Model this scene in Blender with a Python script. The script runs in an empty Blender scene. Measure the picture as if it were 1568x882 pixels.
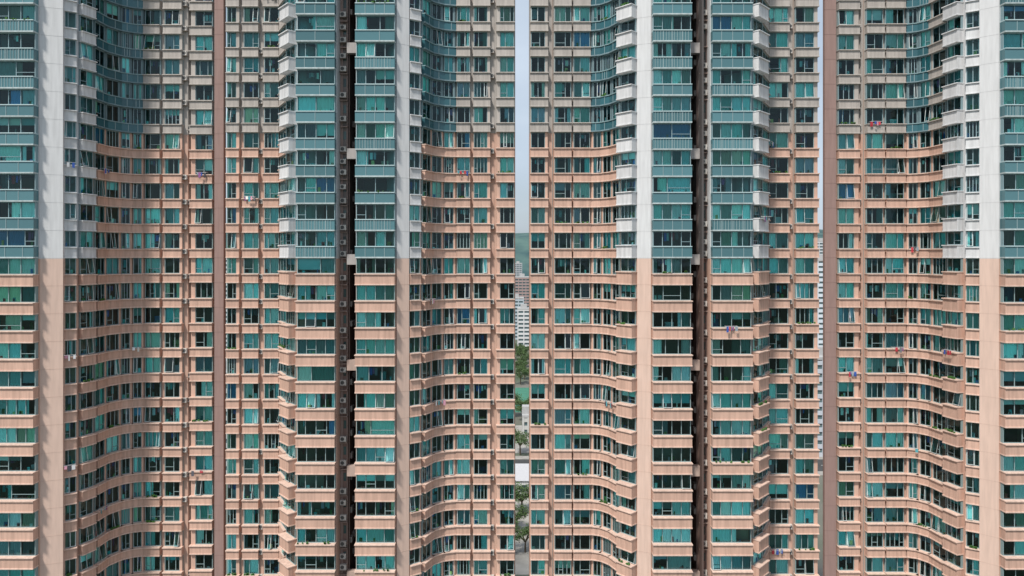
import bpy, math, random
from mathutils import Vector
random.seed(7)
R=random.random
U=random.uniform
CX=784.0; F=1045.3; CAMZ=75.0
scene=bpy.context.scene
PITCH=2.935; ZB=71.7
KMIN=-24; KMAX=15

# ---------------------------------------------------------------- materials
def newmat(name):
    m=bpy.data.materials.new(name); m.use_nodes=True
    nt=m.node_tree; nt.nodes.clear()
    out=nt.nodes.new('ShaderNodeOutputMaterial')
    return m,nt,out
def N(nt,t,**kw):
    n=nt.nodes.new(t)
    for k,v in kw.items(): setattr(n,k,v)
    return n
def attr_mat(name,rough=0.8,streak=0.25,spec=0.3,metal=0.0):
    m,nt,out=newmat(name); L=nt.links.new
    b=N(nt,'ShaderNodeBsdfPrincipled')
    b.inputs['Roughness'].default_value=rough
    b.inputs['Metallic'].default_value=metal
    b.inputs['Specular IOR Level'].default_value=spec
    a=N(nt,'ShaderNodeAttribute',attribute_name='Col')
    cur=a.outputs['Color']
    if streak>0:
        g=N(nt,'ShaderNodeNewGeometry')
        mp=N(nt,'ShaderNodeMapping'); mp.inputs['Scale'].default_value=(3.4,3.4,0.35)
        L(g.outputs['Position'],mp.inputs['Vector'])
        n1=N(nt,'ShaderNodeTexNoise'); n1.inputs['Scale'].default_value=1.0; n1.inputs['Detail'].default_value=3
        L(mp.outputs[0],n1.inputs['Vector'])
        r1=N(nt,'ShaderNodeMapRange'); r1.inputs[1].default_value=0.35; r1.inputs[2].default_value=0.72
        r1.inputs[3].default_value=1.04; r1.inputs[4].default_value=1.0-streak
        L(n1.outputs['Fac'],r1.inputs[0])
        vm=N(nt,'ShaderNodeVectorMath',operation='SCALE'); L(cur,vm.inputs[0]); L(r1.outputs[0],vm.inputs['Scale'])
        cur=vm.outputs[0]
    L(cur,b.inputs['Base Color'])
    L(b.outputs[0],out.inputs[0])
    return m
def glass_mat(name,tint,base=0.10,refl=(0.70,0.88,0.92)):
    m,nt,out=newmat(name); L=nt.links.new
    tr=N(nt,'ShaderNodeBsdfTransparent')
    a=N(nt,'ShaderNodeAttribute',attribute_name='Col')
    vm=N(nt,'ShaderNodeVectorMath',operation='MULTIPLY'); vm.inputs[1].default_value=tint
    L(a.outputs['Color'],vm.inputs[0]); L(vm.outputs[0],tr.inputs['Color'])
    gl=N(nt,'ShaderNodeBsdfGlossy'); gl.inputs['Roughness'].default_value=0.04
    gl.inputs['Color'].default_value=(*refl,1)
    g=N(nt,'ShaderNodeNewGeometry')
    n3=N(nt,'ShaderNodeTexNoise'); n3.inputs['Scale'].default_value=0.9; n3.inputs['Detail'].default_value=1
    L(g.outputs['Position'],n3.inputs['Vector'])
    bp=N(nt,'ShaderNodeBump'); bp.inputs['Strength'].default_value=0.35; bp.inputs['Distance'].default_value=0.06
    L(n3.outputs['Fac'],bp.inputs['Height']); L(bp.outputs[0],gl.inputs['Normal'])
    fr=N(nt,'ShaderNodeFresnel'); fr.inputs['IOR'].default_value=1.5
    ad=N(nt,'ShaderNodeMath',operation='ADD'); ad.inputs[1].default_value=base; ad.use_clamp=True
    L(fr.outputs[0],ad.inputs[0])
    mx=N(nt,'ShaderNodeMixShader'); L(ad.outputs[0],mx.inputs[0]); L(tr.outputs[0],mx.inputs[1]); L(gl.outputs[0],mx.inputs[2])
    L(mx.outputs[0],out.inputs[0])
    return m
def simple(name,col,rough=0.8,noise=0.2,scale=1.0,col2=None):
    m,nt,out=newmat(name); L=nt.links.new
    b=N(nt,'ShaderNodeBsdfPrincipled'); b.inputs['Roughness'].default_value=rough
    g=N(nt,'ShaderNodeNewGeometry')
    n=N(nt,'ShaderNodeTexNoise'); n.inputs['Scale'].default_value=scale; n.inputs['Detail'].default_value=7
    L(g.outputs['Position'],n.inputs['Vector'])
    cr=N(nt,'ShaderNodeValToRGB'); cr.color_ramp.elements[0].position=0.35; cr.color_ramp.elements[1].position=0.65
    c2=col2 or tuple(c*(1-noise*2) for c in col)
    cr.color_ramp.elements[0].color=(*c2,1); cr.color_ramp.elements[1].color=(*col,1)
    L(n.outputs['Fac'],cr.inputs[0]); L(cr.outputs[0],b.inputs['Base Color']); L(b.outputs[0],out.inputs[0])
    return m

MATS={
 'walls':attr_mat('painted_render',0.85,0.10),
 'spandrels':attr_mat('painted_tile',0.65,0.22),
 'spandrel_glass':attr_mat('back_painted_glass',0.15,0.0,0.4),
 'glazing':glass_mat('tinted_window_glass',(0.47,0.98,0.98),0.0),
 'frames':attr_mat('window_frame_aluminium',0.5,0.0,0.4),
 'curtains':attr_mat('curtain_fabric',0.95,0.0,0.1),
 'rooms':attr_mat('room_interior',0.9,0.0,0.1),
 'equipment':attr_mat('equipment_paint',0.6,0.0,0.3),
 'laundry':attr_mat('cloth',0.95,0.0,0.1),
}

# ---------------------------------------------------------------- mesh builder
class Builder:
    def __init__(s): s.d={}
    def get(s,mat):
        if mat not in s.d: s.d[mat]=([],[],[])
        return s.d[mat]
    def quad(s,mat,ps,col):
        V,Fc,C=s.get(mat); b=len(V); V.extend(ps); Fc.append(tuple(range(b,b+len(ps)))); C.append(col)
    def hexa(s,mat,p,col,skip=()):
        V,Fc,C=s.get(mat); b=len(V); V.extend(p)
        for i,f in enumerate(((0,3,2,1),(4,5,6,7),(0,1,5,4),(1,2,6,5),(2,3,7,6),(3,0,4,7))):
            if i in skip: continue
            Fc.append(tuple(b+j for j in f)); C.append(col)
    def finish(s,parent,mats=MATS,prefix=''):
        for mat,(V,Fc,C) in s.d.items():
            me=bpy.data.meshes.new(prefix+mat); me.from_pydata(V,[],Fc)
            ca=me.color_attributes.new('Col','FLOAT_COLOR','CORNER')
            arr=[]
            for f,c in zip(Fc,C):
                arr.extend((c[0],c[1],c[2],1.0)*len(f))
            ca.data.foreach_set('color',arr)
            me.materials.append(mats[mat]); me.update()
            o=bpy.data.objects.new(prefix+mat,me); scene.collection.objects.link(o); o.parent=parent

class Facet:
    def __init__(s,B,x0,d0,x1,d1):
        s.B=B
        s.p0=((x0-CX)/F*d0,d0); s.p1=((x1-CX)/F*d1,d1)
        dx=s.p1[0]-s.p0[0]; dy=s.p1[1]-s.p0[1]; s.L=math.hypot(dx,dy)
        s.u=(dx/s.L,dy/s.L); s.n=(s.u[1],-s.u[0])
    def pt(s,a,w,z):
        return (s.p0[0]+s.u[0]*a+s.n[0]*w, s.p0[1]+s.u[1]*a+s.n[1]*w, z)
    def box(s,mat,a0,a1,w0,w1,z0,z1,col,skip=()):
        P=s.pt
        s.B.hexa(mat,[P(a0,w1,z0),P(a1,w1,z0),P(a1,w0,z0),P(a0,w0,z0),P(a0,w1,z1),P(a1,w1,z1),P(a1,w0,z1),P(a0,w0,z1)],col,skip)
    def fquad(s,mat,a0,a1,w,z0,z1,col,w2=None):
        P=s.pt; w2=w if w2 is None else w2
        s.B.quad(mat,[P(a0,w,z0),P(a1,w2,z0),P(a1,w2,z1),P(a0,w,z1)],col)

PINK=(0.58,0.375,0.295); PINK_LIT=(0.70,0.505,0.42); WHITE=(0.61,0.61,0.62); GREYW=(0.43,0.39,0.36)  # lighter pink paints the sunlit edge onto sills and lips
PIL=(0.63,0.46,0.385)
BROWN=(0.30,0.20,0.18)
def jit(c,a=0.05):
    k=U(1-a,1+a); return tuple(min(1,x*k) for x in c)
CURT=[(0.92,0.92,0.88)]*9+[(0.8,0.82,0.78)]*2+[(0.75,0.80,0.75),(0.65,0.82,0.80),(0.6,0.8,0.8),(0.9,0.82,0.72),(0.7,0.72,0.74),(0.42,0.45,0.47),(0.8,0.68,0.5),(0.5,0.42,0.35),(0.35,0.6,0.62),(0.15,0.28,0.5),(0.65,0.5,0.6),(0.2,0.2,0.22),(0.35,0.36,0.38)]
CLOTH=[(0.7,0.7,0.72),(0.5,0.06,0.08),(0.06,0.12,0.4),(0.1,0.1,0.12),(0.7,0.35,0.45),(0.1,0.35,0.4),(0.3,0.35,0.4),(0.75,0.75,0.7),(0.25,0.1,0.25),(0.2,0.2,0.22)]
ITEM=[(0.75,0.75,0.75),(0.8,0.8,0.78),(0.5,0.4,0.3),(0.1,0.2,0.07),(0.08,0.18,0.06),(0.4,0.08,0.07),(0.1,0.2,0.45),(0.6,0.5,0.2),(0.3,0.3,0.3),(0.75,0.7,0.65),(0.1,0.4,0.42),(0.6,0.3,0.35)]

def ac_unit(f,a,w,z,wid=0.75,h=0.52,dep=0.32):
    c=jit((0.50,0.47,0.44),0.2)
    f.box('equipment',a,a+wid,w,w+dep,z,z+h,c)
    ca=a+wid*0.4; cz=z+h*0.5; r=h*0.40
    f.B.quad('equipment',[f.pt(ca+r*math.cos(t*math.pi/4),w+dep+0.006,cz+r*math.sin(t*math.pi/4)) for t in range(8)],(0.09,0.09,0.09))
    f.box('equipment',a-0.04,a+wid+0.04,w,w+dep+0.05,z-0.06,z-0.01,(0.3,0.25,0.22))

def curtain(f,a0,a1,w,z0,z1,col):
    if a1-a0<0.08: return
    n=max(2,int((a1-a0)/0.16)); st=(a1-a0)/n; ww=w
    for i in range(n):
        w2=w+(0.08 if i%2==0 else 0)+U(-0.012,0.012)
        f.fquad('curtains',a0+i*st,a0+(i+1)*st,ww,z0,z1,col,w2); ww=w2

def dress_window(f,a0,a1,g,zs,z1,pc,detail):
    W=a1-a0; r=R(); col=jit(random.choice(CURT),0.14); w=g-0.17; t=z1-0.05; b=zs+0.05
    if r<pc*0.55:
        curtain(f,a0+0.03,a1-0.03,w,b,t,col)
    elif r<pc*0.78:
        k=U(0.3,0.7)
        if R()<0.5: curtain(f,a0+0.03,a0+W*k,w,b,t,col)
        else: curtain(f,a0+W*k,a1-0.03,w,b,t,col)
    elif r<pc*0.9:
        k=U(0.15,0.32); curtain(f,a0+0.03,a0+W*k,w,b,t,col); curtain(f,a1-W*k,a1-0.03,w,b,t,col)
    elif r<pc:
        f.fquad('curtains',a0+0.03,a1-0.03,w,t-(t-b)*U(0.3,0.8),t,col)
    if not detail: return
    if R()<0.65:
        for _ in range(random.randint(1,4)):
            a=U(a0+0.05,max(a0+0.06,a1-0.4)); s=U(0.1,0.35)
            f.box('laundry',a,min(a1-0.03,a+s),g-0.13,g-0.06,zs+0.04,zs+0.04+U(0.12,0.6),jit(random.choice(ITEM),0.25),(0,))
    if r>pc*0.6 and R()<0.5:
        a=U(a0,a0+W*0.4); zt=t-U(0.1,0.3)
        for _ in range(random.randint(2,6)):
            cw=U(0.12,0.35)
            if a+cw>a1-0.05: break
            f.fquad('laundry',a,a+cw,g-0.3,zt-U(0.4,0.9),zt,jit(random.choice(CLOTH),0.3)); a+=cw+U(0.01,0.12)
    if R()<0.5:
        a=U(a0,a0+W*0.6); f.box('rooms',a,a+U(0.3,0.9),g-1.7,g-1.2,zs-0.8,zs+U(0.1,0.9),jit(random.choice(ITEM),0.3),(0,))

PATS=[[0,.27,.73,1],[0,.5,1],[0,.33,.67,1],[0,.25,.5,.75,1],[0,.62,1],[0,.38,1]]

def bay(f,kup,m0=0.0,m1=0.0,prot=0.45,gin=0.2,sp=1.3,upper='grey',pat=None,pc=0.72,low=PINK,low_lit=PINK_LIT,upc=None,kmin=KMIN,wallw=0.0):
    L=f.L; pat0=pat or random.choice(PATS)
    zt=ZB+PITCH*kup-0.05; ztop=ZB+PITCH*(KMAX+1); zbot=0.0
    upw=upc or (WHITE if upper in('white','glassw') else GREYW)
    upier=(0.13,0.19,0.21) if upper=='glass' else upw
    e=0.004
    for (a,b) in ((e,0.12),(L-0.12,L-e)):
        for (q0,q1,c) in ((zbot,zt,low),(zt,ztop,upier)):
            f.box('walls',a,b,-3.2,-0.012,q0,q1,c,(0,1))
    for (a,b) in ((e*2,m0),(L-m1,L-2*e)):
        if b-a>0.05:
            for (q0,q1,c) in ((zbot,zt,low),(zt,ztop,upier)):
                f.box('walls',a,b,-0.25,0.0,q0,q1,tuple(x*0.88 for x in c),(0,1))  # pier colour darkened to paint the shadowed recess between bays
    if m0>0.3:
        f.box('equipment',m0*0.35,m0*0.35+0.09,0.02,0.12,zbot,ztop,(0.36,0.29,0.25),(0,1))
    A0=m0; A1=L-m1
    for k in range(kmin,KMAX+1):
        z0=ZB+PITCH*k; z1=z0+PITCH; up=k>=kup; detail=k>-16
        zs=z0+sp
        g=prot-gin
        pat=pat0 if R()<0.72 else random.choice(PATS)
        glassy=up and upper in('glass','glassw')
        if up: bc=upw; band_lit=tuple(min(1,x*1.12) for x in upw)  # lighter sill and lip tone: sunlit edge put into the colour
        else: bc=low; band_lit=low_lit
        bc=jit(bc,0.07); band_lit=jit(band_lit,0.045)
        x0=A0-(0.05 if m0>0.1 else -e); x1=A1+(0.05 if m1>0.1 else -e)
        if glassy:
            tc=jit((0.08,0.18,0.205) if upper=='glassw' else (0.04,0.12,0.145),0.22)
            f.box('spandrel_glass',x0,x1,-0.15,prot-0.06,z0+0.14,zs-0.05,tc,(0,1))
            f.box('spandrels',x0,x1,-0.15,prot,z0,z0+0.14,jit((0.44,0.51,0.52) if upper=='glassw' else (0.17,0.25,0.28),0.1))
            f.box('frames',x0,x1,-0.1,prot+0.03,zs-0.05,zs+0.05,(0.42,0.54,0.56) if upper=='glassw' else (0.22,0.33,0.35))
            for p in pat[1:-1]:
                a=A0+(A1-A0)*p; f.box('frames',a-0.03,a+0.03,prot-0.1,prot-0.025,z0+0.142,zs-0.052,(0.25,0.34,0.36),(0,1))
            if upper=='glassw' and R()<0.3:
                for j in range(int((A1-A0)/0.3)):
                    a=A0+0.15+j*0.3; f.box('frames',a,a+0.03,prot-0.055,prot-0.015,z0+0.145,zs-0.055,(0.35,0.46,0.47),(0,1))
        else:
            f.box('spandrels',x0,x1,-0.15,prot,z0+0.12,zs-0.09,bc)
            q=0.02 if m0>0.1 else 0; q2=0.02 if m1>0.1 else 0
            f.box('spandrels',x0-q,x1+q2,-0.15,prot+0.06,z0,z0+0.12,band_lit)
            q=0.05 if m0>0.1 else 0; q2=0.05 if m1>0.1 else 0
            f.box('spandrels',x0-q,x1+q2,-0.15,prot+0.15,zs-0.1,zs,band_lit)
        B0,B1=A0,A1
        if wallw>0:
            f.box('walls',A1-wallw,A1-e,-0.1,g+0.1,zs,z1,bc if not glassy else (0.14,0.2,0.22),(0,1)); B1=A1-wallw
        if wallw<0:
            f.box('walls',A0+e,A0-wallw,-0.1,g+0.1,zs,z1,bc if not glassy else (0.14,0.2,0.22),(0,1)); B0=A0-wallw
        zg=zs+0.03
        tone=U(0.78,1.05)
        fc=(0.24,0.33,0.34) if not up else (0.23,0.33,0.36)
        f.box('frames',B0,B1,g-0.04,g+0.05,zs+0.001,zs+0.07,fc)
        f.box('frames',B0,B1,g-0.04,g+0.05,z1-0.08,z1-0.001,fc)
        WW=B1-B0; ps=[B0+WW*p for p in pat]
        for i,a in enumerate(ps):
            aa=min(max(a,B0+0.035),B1-0.035)
            f.box('frames',aa-0.035,aa+0.035,g-0.035,g+0.045,zs+0.07,z1-0.08,fc,(0,1))
        openi=random.randrange(len(ps)-1) if (detail and R()<0.22) else -1
        for i in range(len(ps)-1):
            a,b=ps[i]+0.035,ps[i+1]-0.035
            if i==openi and b-a<1.1:
                P=f.pt; o=U(0.2,0.45); zb=zg+0.05; zt2=z1-0.1
                f.B.quad('glazing',[P(a,g+o,zb+0.06),P(b,g+o,zb+0.06),P(b,g+0.05,zt2),P(a,g+0.05,zt2)],(1,1,1))
                for (s0,s1) in ((a,a+0.05),(b-0.05,b)):
                    f.B.quad('frames',[P(s0,g+o+0.01,zb+0.06),P(s1,g+o+0.01,zb+0.06),P(s1,g+0.06,zt2),P(s0,g+0.06,zt2)],(0.55,0.6,0.6))
                f.box('frames',a,b,g+o-0.02,g+o+0.03,zb+0.02,zb+0.07,(0.55,0.6,0.6))
            else:
                tt=tone*(U(0.93,1.05) if R()<0.78 else U(0.4,0.75)); h=U(0.85,1.25)
                f.fquad('glazing',a-0.02,b+0.02,g,zs+0.05,z1-0.06,(min(1.4,tt*h),min(1.01,tt),min(1.01,tt*U(0.95,1.03))))
        if R()<0.4 and len(ps)>2:
            i=random.randrange(len(ps)-1); zz=zs+(z1-zs)*0.3
            f.box('frames',ps[i]+0.035,ps[i+1]-0.035,g-0.03,g+0.04,zz,zz+0.05,fc)
        if m0>0.1 or wallw<0: f.box('walls' if wallw<0 else 'frames',A0+0.002,A0+0.05,-0.1,g-0.041,zs+0.001,z1-0.001,fc,(0,1))
        if m1>0.1: f.box('frames',A1-0.05,A1-0.002,-0.1,g-0.041,zs+0.001,z1-0.001,fc,(0,1))
        ic=jit(random.choice([(0.24,0.22,0.19),(0.15,0.17,0.17),(0.08,0.09,0.09),(0.3,0.27,0.23),(0.06,0.06,0.06)]),0.2)
        f.fquad('rooms',0,L,-3.0,z0,z1,ic)
        f.box('rooms',0.12,L-0.12,-3.0,-0.152,z0+0.15,z0+0.35,jit((0.22,0.21,0.19),0.15),(2,3,4,5))
        if WW>2.6:
            mid=ps[len(ps)//2]
            if R()<0.4:
                dress_window(f,B0,B1,g,zs,z1,pc,detail)
            else:
                dress_window(f,B0,mid,g,zs,z1,pc,detail); dress_window(f,mid,B1,g,zs,z1,pc,detail)
        else: dress_window(f,B0,B1,g,zs,z1,pc,detail)
        if detail:
            if m1>0.45 and R()<0.8: ac_unit(f,L-m1+0.07,0.02,z0+0.5,min(0.7,m1-0.12))
            if m0>0.45 and R()<0.55: ac_unit(f,0.05,0.13,z0+0.5,min(0.7,m0-0.12))
            if R()<0.03 and not glassy:
                rw=min(1.3,A1-A0-0.1); a=U(A0,A1-rw); zr=zs+0.2
                for w_ in (0.2,0.5): f.box('frames',a,a+rw,prot+w_,prot+w_+0.02,zr,zr+0.02,(0.6,0.6,0.6))
                for s_ in (a,a+rw-0.03): f.box('frames',s_,s_+0.025,prot-0.1,prot+0.55,zr-0.03,zr,(0.6,0.6,0.6))
                x=a+0.05
                while x<a+rw-0.2:
                    cw=U(0.12,0.35); h=U(0.3,0.65)
                    if R()<0.85: f.fquad('laundry',x,min(x+cw,a+rw),prot+random.choice((0.21,0.51)),zr-h,zr,jit(random.choice(CLOTH),0.2),None)
                    x+=cw+0.04
            elif R()<0.07:
                for _ in range(8):
                    a=U(A0+0.1,A1-0.4); s=U(0.08,0.22); zz=zs+U(0,0.12)
                    f.box('laundry',a,a+s,prot-0.12,prot+0.06,zz,zz+s,jit((0.06,0.14,0.04),0.4))
    f.box('walls',0,L,-3.2,0.3,ztop,ztop+1.2,upw)

def wall(f,kup,low=PIL,up=WHITE,depth=3.2,lines=True,ztop=None):
    zt=ZB+PITCH*kup-0.05; ztop=ztop or ZB+PITCH*(KMAX+1)+1.2
    f.box('walls',0.003,f.L-0.003,-depth,0.12,0,zt,low); f.box('walls',0.003,f.L-0.003,-depth,0.12,zt,ztop,up)
    if lines:
        for k in range(KMIN,KMAX+1):
            z=ZB+PITCH*k; c=low if k<kup else up
            f.box('walls',0.0,f.L,-0.02,0.132,z,z+0.04,tuple(x*0.88 for x in c))

def service(f,kup,depth=1.5):
    L=f.L; ztop=ZB+PITCH*(KMAX+1)
    for (q0,q1,c) in ((0,ZB+PITCH*kup,(0.25,0.165,0.14)),(ZB+PITCH*kup,ztop,(0.22,0.19,0.18))):  # recess darkness painted into the service wall colours
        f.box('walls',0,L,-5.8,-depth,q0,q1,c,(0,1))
    for a in (0.06,0.2,L-0.12):
        f.box('equipment',a,a+0.09,-depth+0.04,-depth+0.14,0,ztop,jit((0.36,0.26,0.23),0.25),(0,1))
    for k in range(KMIN,KMAX+1):
        z=ZB+PITCH*k
        f.box('spandrel_glass',0.35,L-0.2,-depth-0.01,-depth+0.015,z+1.5,z+2.4,jit((0.05,0.09,0.09),0.5))
        if R()<0.93: ac_unit(f,0.05+U(0,max(0,L-0.85)),-depth+0.15,z+U(0.1,0.6),0.7,0.55,0.36)
        if R()<0.5: ac_unit(f,0.05+U(0,max(0,L-0.85)),-depth+0.15,z+1.5+U(0,0.5),0.66,0.5,0.34)
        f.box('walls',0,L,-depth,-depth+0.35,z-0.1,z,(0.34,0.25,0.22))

def slot(f,kup,depth=5.8):
    L=f.L; ztop=ZB+PITCH*(KMAX+1)
    slot_shade=(0.12,0.08,0.07)  # shade of the deep slot painted into its wall colours
    for (q0,q1,c) in ((0,ZB+PITCH*kup,slot_shade),(ZB+PITCH*kup,ztop,(0.10,0.09,0.09))):
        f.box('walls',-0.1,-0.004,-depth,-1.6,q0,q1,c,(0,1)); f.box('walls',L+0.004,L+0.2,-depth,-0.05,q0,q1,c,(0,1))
        f.fquad('walls',-0.2,L+0.2,-depth+0.01,q0,q1,tuple(x*0.6 for x in c))  # back wall painted darker still for the shade at depth
    for a in (0.03,L-0.13):
        f.box('equipment',a,a+0.1,-1.8,-1.7,0,ztop,jit((0.24,0.17,0.15),0.2),(0,1))
    for side in (0,1):
        for k in range(KMIN,KMAX+1):
            z=ZB+PITCH*k+0.2
            for w in (-2.1,-3.5):
                if R()<0.6:
                    h=0.58; dep=0.3; wid=0.85; c=jit((0.34,0.31,0.29),0.25)
                    a0=0.01 if side==0 else L-0.01-dep
                    zz=z+U(0,1.3)
                    f.box('equipment',a0,a0+dep,w-wid,w,zz,zz+h,c)
                    f.box('equipment',a0,a0+dep,w-wid-0.03,w+0.03,zz-0.07,zz-0.01,(0.25,0.2,0.18))
    for k in range(KMIN,KMAX+1):
        if (k-1)%4==0:
            z=ZB+PITCH*k; f.box('walls',0.004,L-0.004,-1.6,-0.9,z+2.2-PITCH,z+3.35-PITCH,(0.48,0.36,0.31) if k<kup else (0.42,0.39,0.38))
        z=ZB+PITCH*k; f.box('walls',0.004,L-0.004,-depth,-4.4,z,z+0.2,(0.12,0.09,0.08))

def tower(name,facets,core):
    B=Builder()
    for s in facets:
        x0,d0,x1,d1,t=s[:5]; o=s[5] if len(s)>5 else {}
        f=Facet(B,x0,d0,x1,d1)
        {'bay':bay,'wall':wall,'slot':slot,'service':service}[t](f,**o)
    f=Facet(B,CX,80,CX+10,80)
    f.p0=(0,0); f.u=(1,0); f.n=(0,-1)
    X0,X1,Y0,Y1=core
    f.box('walls',X0,X1,-Y1,-Y0,0,ZB+PITCH*(KMAX+1)+1,GREYW)
    f.box('walls',X0+3,X1-3,-Y1+1.5,-Y0-1,ZB+PITCH*(KMAX+1)+1.003,ZB+PITCH*(KMAX+1)+5,GREYW)
    e=bpy.data.objects.new(name,None); scene.collection.objects.link(e)
    B.finish(e)
    return e

I_=6
def fr(**k):
    d=dict(kup=1,prot=0.8,gin=0.45,sp=1.25,upper='glassw',pc=0.84,m0=0.12,m1=0.12); d.update(k); return d
def sm(**k):
    d=dict(kup=1,prot=0.35,gin=0.3,sp=1.2,upper='white',pc=0.3,pat=[0,.5,1],m1=0.15); d.update(k); return d
def inn(**k):
    d=dict(kup=I_,prot=0.6,gin=0.38,sp=1.08,upper='grey',pc=0.68); d.update(k); return d
def arc(**k):
    d=dict(kup=I_,prot=0.55,gin=0.4,sp=1.05,upper='glass',pc=0.42,wallw=0.2,m0=0.11,m1=0.11); d.update(k); return d
def cor(**k):
    d=dict(kup=1,prot=0.95,gin=0.8,sp=1.45,upper='white',pc=0.4,pat=[0,.5,1],m0=0.12,m1=0.12); d.update(k); return d

A=[(-150,71.6,-65,71.6,'bay',fr()),(-65,71.6,-2,71.6,'bay',fr()),
   (-2,71.6,60,71.6,'bay',fr(pat=[0,.3,.62,1])),
   (60,71.8,97,72.5,'wall',dict(kup=1)),
   (97,73.1,119,73.8,'bay',sm(pc=0.15)),
   (119,74.1,142,75.8,'bay',cor(prot=0.6,gin=0.45,sp=1.15)),
   (142,76.1,160,78.2,'bay',arc(pat=[0,.5,1])),(160,78.2,184,79.9,'bay',arc(pc=0.2,pat=[0,.5,1])),(184,79.9,203,80.7,'bay',arc(pat=[0,.5,1])),(203,80.7,222,81.1,'bay',arc(pat=[0,.5,1],pc=0.7)),
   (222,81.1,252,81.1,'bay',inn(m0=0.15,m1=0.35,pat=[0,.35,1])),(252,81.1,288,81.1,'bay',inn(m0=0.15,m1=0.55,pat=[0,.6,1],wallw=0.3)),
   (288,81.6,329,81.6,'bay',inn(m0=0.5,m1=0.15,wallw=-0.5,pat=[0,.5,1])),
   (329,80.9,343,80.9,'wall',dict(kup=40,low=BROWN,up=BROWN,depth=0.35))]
Bt=[(347.5,80.3,372,80.3,'bay',inn(m0=0.1,m1=0.3,wallw=0.35,pat=[0,.5,1])),(372,80.3,404,80.3,'bay',inn(m0=0.2,m1=0.5,pat=[0,.62,1])),
   (404,80.3,431,80.3,'bay',inn(m0=0.15,m1=0.2,pat=[0,.4,1])),
   (431,79.9,440,77.4,'bay',cor(kup=I_,upper='grey',prot=0.3,gin=0.2,m0=0,m1=0)),
   (440,77.0,455,75.1,'bay',cor(prot=0.95,gin=0.8)),
   (455,74.8,516,74.8,'bay',fr(pat=[0,.22,.5,.78,1])),
   (516,74.8,528,74.8,'service',dict(kup=1)),
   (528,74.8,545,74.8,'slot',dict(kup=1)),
   (545,74.8,607,74.8,'bay',fr(pat=[0,.25,.5,.75,1])),
   (607,74.8,626,75.5,'wall',dict(kup=1)),
   (626,75.7,644,76.5,'bay',sm(pc=0.25)),
   (644,76.7,659,78.7,'bay',arc(pat=[0,.5,1])),(659,78.7,678,79.7,'bay',arc(pat=[0,.5,1],pc=.3)),(678,79.7,698,80.1,'bay',arc(pat=[0,.5,1])),
   (698,80.1,723,80.1,'bay',inn(m0=0.15,m1=0.25,pat=[0,.6,1])),(723,80.1,757,80.1,'bay',inn(m0=0.2,m1=0.5,pat=[0,.35,1],wallw=0.3)),
   (757,80.1,789,80.1,'bay',inn(m0=0.3,m1=0.15,wallw=-0.35,pat=[0,.5,1]))]
Ct=[(811,80.1,843,80.1,'bay',inn(m0=0.15,m1=0.35,wallw=0.3,pat=[0,.5,1])),(843,80.1,876,80.1,'bay',inn(m0=0.45,m1=0.15,pat=[0,.65,1])),
   (876,80.1,905,80.1,'bay',inn(m0=0.15,m1=0.15,pat=[0,.4,1])),
   (905,80.1,922,79.7,'bay',arc(pat=[0,.5,1],wallw=-.2)),(922,79.7,938,78.6,'bay',arc(pat=[0,.5,1],wallw=-.2)),(938,78.6,951,77.0,'bay',arc(pat=[0,.5,1],wallw=-.2)),
   (951,76.9,976,75.3,'bay',cor(prot=0.95,gin=0.8,pat=[0,.5,1])),
   (976,75.3,997,74.8,'wall',dict(kup=1)),
   (997,74.8,1058,74.8,'bay',fr(pat=[0,.25,.5,.75,1])),
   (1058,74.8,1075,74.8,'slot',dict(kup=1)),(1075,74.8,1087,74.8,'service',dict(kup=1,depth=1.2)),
   (1087,74.8,1150,74.8,'bay',fr(pat=[0,.22,.5,.78,1])),
   (1150,75.1,1166,77.0,'bay',cor(prot=0.85,gin=0.7)),
   (1166,77.4,1174,80.0,'bay',cor(kup=I_,upper='grey',prot=0.3,gin=0.2,m0=0,m1=0)),
   (1174,80.3,1212,80.3,'bay',inn(m0=0.15,m1=0.5,pat=[0,.38,1])),(1212,80.3,1252,80.3,'bay',inn(m0=0.35,m1=0.15,wallw=0.4,pat=[0,.5,1]))]
Dt=[(1262,80.9,1279.5,80.9,'wall',dict(kup=40,low=BROWN,up=BROWN,depth=0.35)),
   (1280,81.2,1319,81.2,'bay',inn(m0=0.15,m1=0.5,wallw=0.5,pat=[0,.5,1])),(1319,80.8,1352,80.8,'bay',inn(m0=0.45,m1=0.15,pat=[0,.35,1])),
   (1352,80.8,1386,80.8,'bay',inn(m0=0.15,m1=0.3,pat=[0,.65,1])),
   (1386,80.8,1406,80.3,'bay',arc(pat=[0,.5,1],wallw=-.2)),(1406,80.3,1428,79.0,'bay',arc(pat=[0,.5,1],wallw=-.2)),(1428,79.0,1452,76.6,'bay',arc(upper='grey',wallw=-.2,pat=[0,.5,1])),
   (1452,76.2,1476,74.2,'bay',cor(prot=0.8,gin=0.6)),
   (1477,73.8,1500,73.1,'bay',sm(pc=0.4,m0=0.15,m1=0)),
   (1500,72.8,1530,71.6,'wall',dict(kup=1)),
   (1530,71.6,1592,71.6,'bay',fr(pat=[0,.3,.65,1])),(1592,71.6,1660,71.6,'bay',fr()),(1660,71.6,1730,71.6,'bay',fr())]
tower('residential_tower',A,(-66,-44,84.8,98))
tower('residential_tower',Bt,(-29,-2,83.6,97))
tower('residential_tower',Ct,(5,31,83.6,97))
tower('residential_tower',Dt,(47,66,84.8,98))

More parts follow.
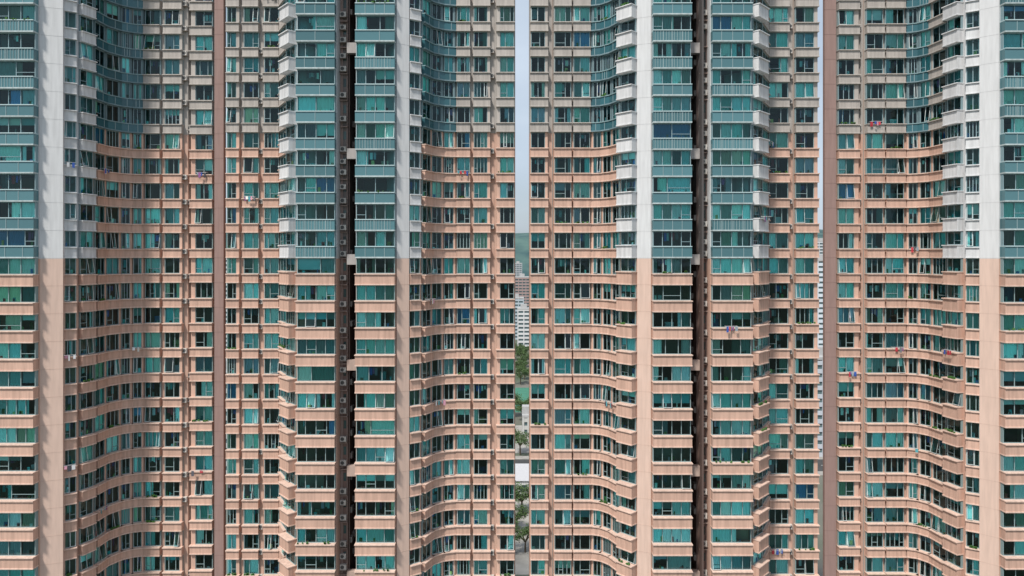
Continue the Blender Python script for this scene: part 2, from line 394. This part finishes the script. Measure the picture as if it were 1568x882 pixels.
# ---------------------------------------------------------------- surroundings
def mesh_obj(name,V,Fc,mat,parent=None):
    me=bpy.data.meshes.new(name); me.from_pydata(V,[],Fc); me.materials.append(mat)
    o=bpy.data.objects.new(name,me); scene.collection.objects.link(o)
    if parent: o.parent=parent
    return o
gm=simple('urban_ground',(0.16,0.15,0.13),0.95,0.2,0.02,(0.06,0.09,0.05))
mesh_obj('ground',[(-6000,-6000,0),(6000,-6000,0),(6000,9000,0),(-6000,9000,0)],[(0,1,2,3)],gm)
asph=simple('asphalt',(0.06,0.06,0.06),0.9,0.15,0.5)
pave=simple('concrete_paving',(0.36,0.34,0.31),0.9,0.12,0.3)
whitep=simple('road_paint',(0.8,0.8,0.78),0.7,0.05,1)
green=simple('court_surface',(0.05,0.20,0.13),0.8,0.1,0.3)
mesh_obj('road',[(-300,236,0.02),(300,236,0.02),(300,250,0.02),(-300,250,0.02)],[(0,1,2,3)],asph)
V=[];Fc=[]
for i in range(-60,60):
    x=i*5; b=len(V); V+=[(x,242.9,0.03),(x+2.5,242.9,0.03),(x+2.5,243.1,0.03),(x,243.1,0.03)]; Fc.append((b,b+1,b+2,b+3))
mesh_obj('road_marking',V,Fc,whitep)
for yy in (232,250.0):
    b=Builder(); b.hexa('p',[(-300,yy,0),(300,yy,0),(300,yy+4,0),(-300,yy+4,0),(-300,yy,0.13),(300,yy,0.13),(300,yy+4,0.13),(-300,yy+4,0.13)],(0,0,0))
    V,Fc,_=b.d['p']; mesh_obj('pavement',V,Fc,pave)
mesh_obj('paved_plaza',[(-40,258,0.02),(60,258,0.02),(60,300,0.02),(-40,300,0.02)],[(0,1,2,3)],pave)
mesh_obj('paved_yard',[(-40,160,0.02),(60,160,0.02),(60,210,0.02),(-40,210,0.02)],[(0,1,2,3)],pave)
mesh_obj('sports_court',[(-15,325,0.02),(25,325,0.02),(25,385,0.02),(-15,385,0.02)],[(0,1,2,3)],green)

def block(name,x,y,w,d,h,col,band=0.5,roofcol=(0.4,0.4,0.4),fl=3.1,pil=4.0):
    B=Builder()
    def bx(m,x0,x1,y0,y1,z0,z1,c):
        B.hexa(m,[(x0,y0,z0),(x1,y0,z0),(x1,y1,z0),(x0,y1,z0),(x0,y0,z1),(x1,y0,z1),(x1,y1,z1),(x0,y1,z1)],c)
    x0,x1,y0,y1=x-w/2,x+w/2,y-d/2,y+d/2
    bx('spandrel_glass',x0+0.4,x1-0.4,y0+0.4,y1-0.4,0,h-0.5,(0.10,0.15,0.16))
    n=int(h/fl)
    for i in range(n+1):
        z=i*fl; bx('walls',x0,x1,y0,y1,z,min(h,z+fl*band),jit(col,0.04))
    m=max(2,int(w/pil))
    for i in range(m+1):
        a=x0+(w-0.8)*i/m; bx('walls',a,a+0.8,y0-0.1,y1+0.1,0,h-0.01,col)
    bx('walls',x0-0.05,x1+0.05,y0-0.05,y1+0.05,h,h+1,roofcol); bx('walls',x-2.5,x+2.5,y-2,y+2,h+1,h+4,roofcol)
    e=bpy.data.objects.new(name,None); scene.collection.objects.link(e); B.finish(e); return e
def gx(px,D): return (px-CX)/F*D
block('apartment_block',gx(801,720)-1,720,16,16,51,(0.36,0.27,0.26))
block('apartment_block',gx(793,1150),1150,14,16,60,(0.40,0.42,0.45))
block('apartment_block',gx(800,540)+1,540,10,14,32,(0.62,0.62,0.63))
block('apartment_block',gx(790,610),610,14,14,36,(0.42,0.48,0.53))
block('apartment_block',gx(805,285)+1,285,5,9,8,(0.5,0.5,0.48))
block('apartment_block',gx(1257,420),420,22,20,71,(0.62,0.67,0.73),0.6)
block('apartment_block',gx(1257,260),260,14,14,36,(0.5,0.53,0.58))
block('apartment_block',gx(1257,700),700,30,20,88,(0.55,0.57,0.6))
block('apartment_block',gx(344,500),500,26,20,72,(0.6,0.6,0.62))
block('apartment_block',gx(346,240),240,14,16,34,(0.5,0.5,0.5))
for px,D,h in ((760,900,60),(700,800,70),(900,850,66),(1240,900,72),(1290,1000,84),(320,900,80)):
    block('apartment_block',gx(px,D),D,22,18,h,jit((0.5,0.46,0.44),0.2))
B=Builder()
x0,x1,y0,y1=-5,9,212,226
B.hexa('walls',[(x0,y0,0),(x1,y0,0),(x1,y1,0),(x0,y1,0),(x0,y0,5),(x1,y0,5),(x1,y1,5),(x0,y1,5)],(0.6,0.6,0.6))
B.quad('walls',[(x0-.5,y0-.5,4.9),(x1+.5,y0-.5,4.9),(x1+.5,219,8),(x0-.5,219,8)],(0.45,0.45,0.47))
B.quad('walls',[(x0-.5,219,8),(x1+.5,219,8),(x1+.5,y1+.5,4.9),(x0-.5,y1+.5,4.9)],(0.42,0.42,0.44))
for g_ in (x0,x1): B.quad('walls',[(g_,y0,5),(g_,y1,5),(g_,219,7.9)],(0.6,0.6,0.6))
for i in range(4): B.hexa('spandrel_glass',[(x0+1+i*3.4,y0-.05,1.5),(x0+3+i*3.4,y0-.05,1.5),(x0+3+i*3.4,y0+.1,1.5),(x0+1+i*3.4,y0+.1,1.5),(x0+1+i*3.4,y0-.05,3.5),(x0+3+i*3.4,y0-.05,3.5),(x0+3+i*3.4,y0+.1,3.5),(x0+1+i*3.4,y0+.1,3.5)],(0.05,0.08,0.1))
e=bpy.data.objects.new('market_hall',None); scene.collection.objects.link(e); B.finish(e)

hm=simple('hazed_wooded_hill',(0.075,0.14,0.125),0.95,0.2,0.012,(0.03,0.075,0.08))  # wooded hill with distance haze mixed into its bluish base colours
from mathutils import noise as mn
V=[];Fc=[];nx,ny=90,24
for j in range(ny+1):
    for i in range(nx+1):
        x=-3500+7000*i/nx; y=2200+1800*j/ny
        t=math.sin(math.pi*j/ny)
        h=t*(182+55*mn.noise(Vector((x/900,y/900,0.3)))+26*mn.noise(Vector((x/200,y/200,1.3))))
        V.append((x,y,max(h,0)-1))
for j in range(ny):
    for i in range(nx):
        a=j*(nx+1)+i; Fc.append((a,a+1,a+nx+2,a+nx+1))
hill=mesh_obj('hill',V,Fc,hm)
for p in hill.data.polygons: p.use_smooth=True

leafm=simple('foliage',(0.09,0.15,0.045),0.8,0.25,1.2,(0.04,0.08,0.025)); bark=simple('bark',(0.12,0.09,0.06),0.9,0.2,4)
def tree_meshes(seed):
    rr=random.Random(seed); V=[];Fc=[]
    def limb(p,q,r0,r1):
        b=len(V); p=Vector(p);q=Vector(q); d=(q-p).normalized(); s=d.cross(Vector((0.3,1,0.1))).normalized(); t=d.cross(s)
        for (c,r) in ((p,r0),(q,r1)):
            for i in range(6):
                a=i*math.pi/3; V.append(tuple(c+s*r*math.cos(a)+t*r*math.sin(a)))
        for i in range(6): Fc.append((b+i,b+(i+1)%6,b+6+(i+1)%6,b+6+i))
    limb((0,0,0),(0.1,0,3.5),0.35,0.25); tips=[]
    for i in range(8):
        a=i*0.8+rr.random(); q=(math.cos(a)*rr.uniform(1.5,3.2),math.sin(a)*rr.uniform(1.5,3.2),rr.uniform(5,8.5)); limb((0.1,0,3.3),q,0.2,0.06); tips.append(q)
    tr=bpy.data.meshes.new('trunk'); tr.from_pydata(V,[],Fc); tr.materials.append(bark)
    LV=[];LF=[]
    for q in tips:
        for c in range(3):
            cc=Vector(q)+Vector((rr.gauss(0,0.9),rr.gauss(0,0.9),rr.gauss(0,0.7)))
            for _ in range(90):
                p=cc+Vector((rr.gauss(0,0.75),rr.gauss(0,0.75),rr.gauss(0,0.5)))
                a=Vector((rr.uniform(-1,1),rr.uniform(-1,1),rr.uniform(-.6,.6)))*0.28; b_=Vector((rr.uniform(-1,1),rr.uniform(-1,1),rr.uniform(-.6,.6)))*0.28
                b=len(LV); LV+= [tuple(p-a),tuple(p-b_),tuple(p+a),tuple(p+b_)]; LF.append((b,b+1,b+2,b+3))
    lf=bpy.data.meshes.new('crown'); lf.from_pydata(LV,[],LF); lf.materials.append(leafm)
    return tr,lf
TM=[tree_meshes(s) for s in (1,2,3)]
def tree(x,y,s):
    tr,lf=random.choice(TM)
    e=bpy.data.objects.new('tree',None); scene.collection.objects.link(e)
    for n_,m_ in (('trunk',tr),('crown',lf)):
        o=bpy.data.objects.new(n_,m_); scene.collection.objects.link(o); o.parent=e
    e.location=(x,y,0); e.scale=(s,s,s); e.rotation_euler=(0,0,U(0,6))
for D in (172,186,198,256,306,316,395,410,425,440,455,470,485,500,515):
    tree(gx(798,D)+U(-2,2.5),D,U(0.7,1.15)); 
    if R()<0.6: tree(gx(798,D)+random.choice((-1,1))*U(5,10),D+U(-3,3),U(0.8,1.3))

# ---------------------------------------------------------------- light & camera
w=bpy.data.worlds.new('World'); scene.world=w; w.use_nodes=True; nt=w.node_tree; nt.nodes.clear(); L=nt.links.new
o=nt.nodes.new('ShaderNodeOutputWorld'); b=nt.nodes.new('ShaderNodeBackground'); s=nt.nodes.new('ShaderNodeTexSky')
s.sky_type='NISHITA'; s.sun_disc=False; EL=54; AZ=213
s.sun_elevation=math.radians(EL); s.sun_rotation=math.radians(AZ); s.air_density=1.0; s.dust_density=2.5; s.ozone_density=1.0
tc=nt.nodes.new('ShaderNodeTexCoord'); mp=nt.nodes.new('ShaderNodeMapping'); mp.inputs['Scale'].default_value=(1,1,2.5)
nz=nt.nodes.new('ShaderNodeTexNoise'); nz.inputs['Scale'].default_value=2.2; nz.inputs['Detail'].default_value=5
rg=nt.nodes.new('ShaderNodeMapRange'); rg.inputs[1].default_value=0.35; rg.inputs[2].default_value=0.65; rg.inputs[3].default_value=0.5; rg.inputs[4].default_value=0.98
mx=nt.nodes.new('ShaderNodeMix'); mx.data_type='RGBA'; mx.inputs[7].default_value=(5.8,6.7,7.8,1)
L(tc.outputs['Generated'],mp.inputs[0]); L(mp.outputs[0],nz.inputs['Vector']); L(nz.outputs['Fac'],rg.inputs[0]); L(rg.outputs[0],mx.inputs[0])
L(s.outputs[0],mx.inputs[6]); L(mx.outputs[2],b.inputs[0]); b.inputs['Strength'].default_value=0.115
L(b.outputs[0],o.inputs[0])
sl=bpy.data.lights.new('sun','SUN'); sl.energy=4.3; sl.angle=math.radians(7); sl.color=(1,0.955,0.88)
so=bpy.data.objects.new('sun',sl); scene.collection.objects.link(so)
d=Vector((math.sin(math.radians(AZ))*math.cos(math.radians(EL)),math.cos(math.radians(AZ))*math.cos(math.radians(EL)),math.sin(math.radians(EL))))
so.rotation_euler=d.to_track_quat('Z','Y').to_euler()
cam=bpy.data.cameras.new('camera'); co=bpy.data.objects.new('camera',cam); scene.collection.objects.link(co)
co.location=(0,0,CAMZ); co.rotation_euler=(math.pi/2,0,0); cam.lens=24; cam.sensor_width=36; cam.shift_y=-51/1568
cam.clip_end=12000; cam.clip_start=0.5
scene.camera=co
scene.view_settings.view_transform='Standard'; scene.view_settings.look='None'; scene.view_settings.exposure=0
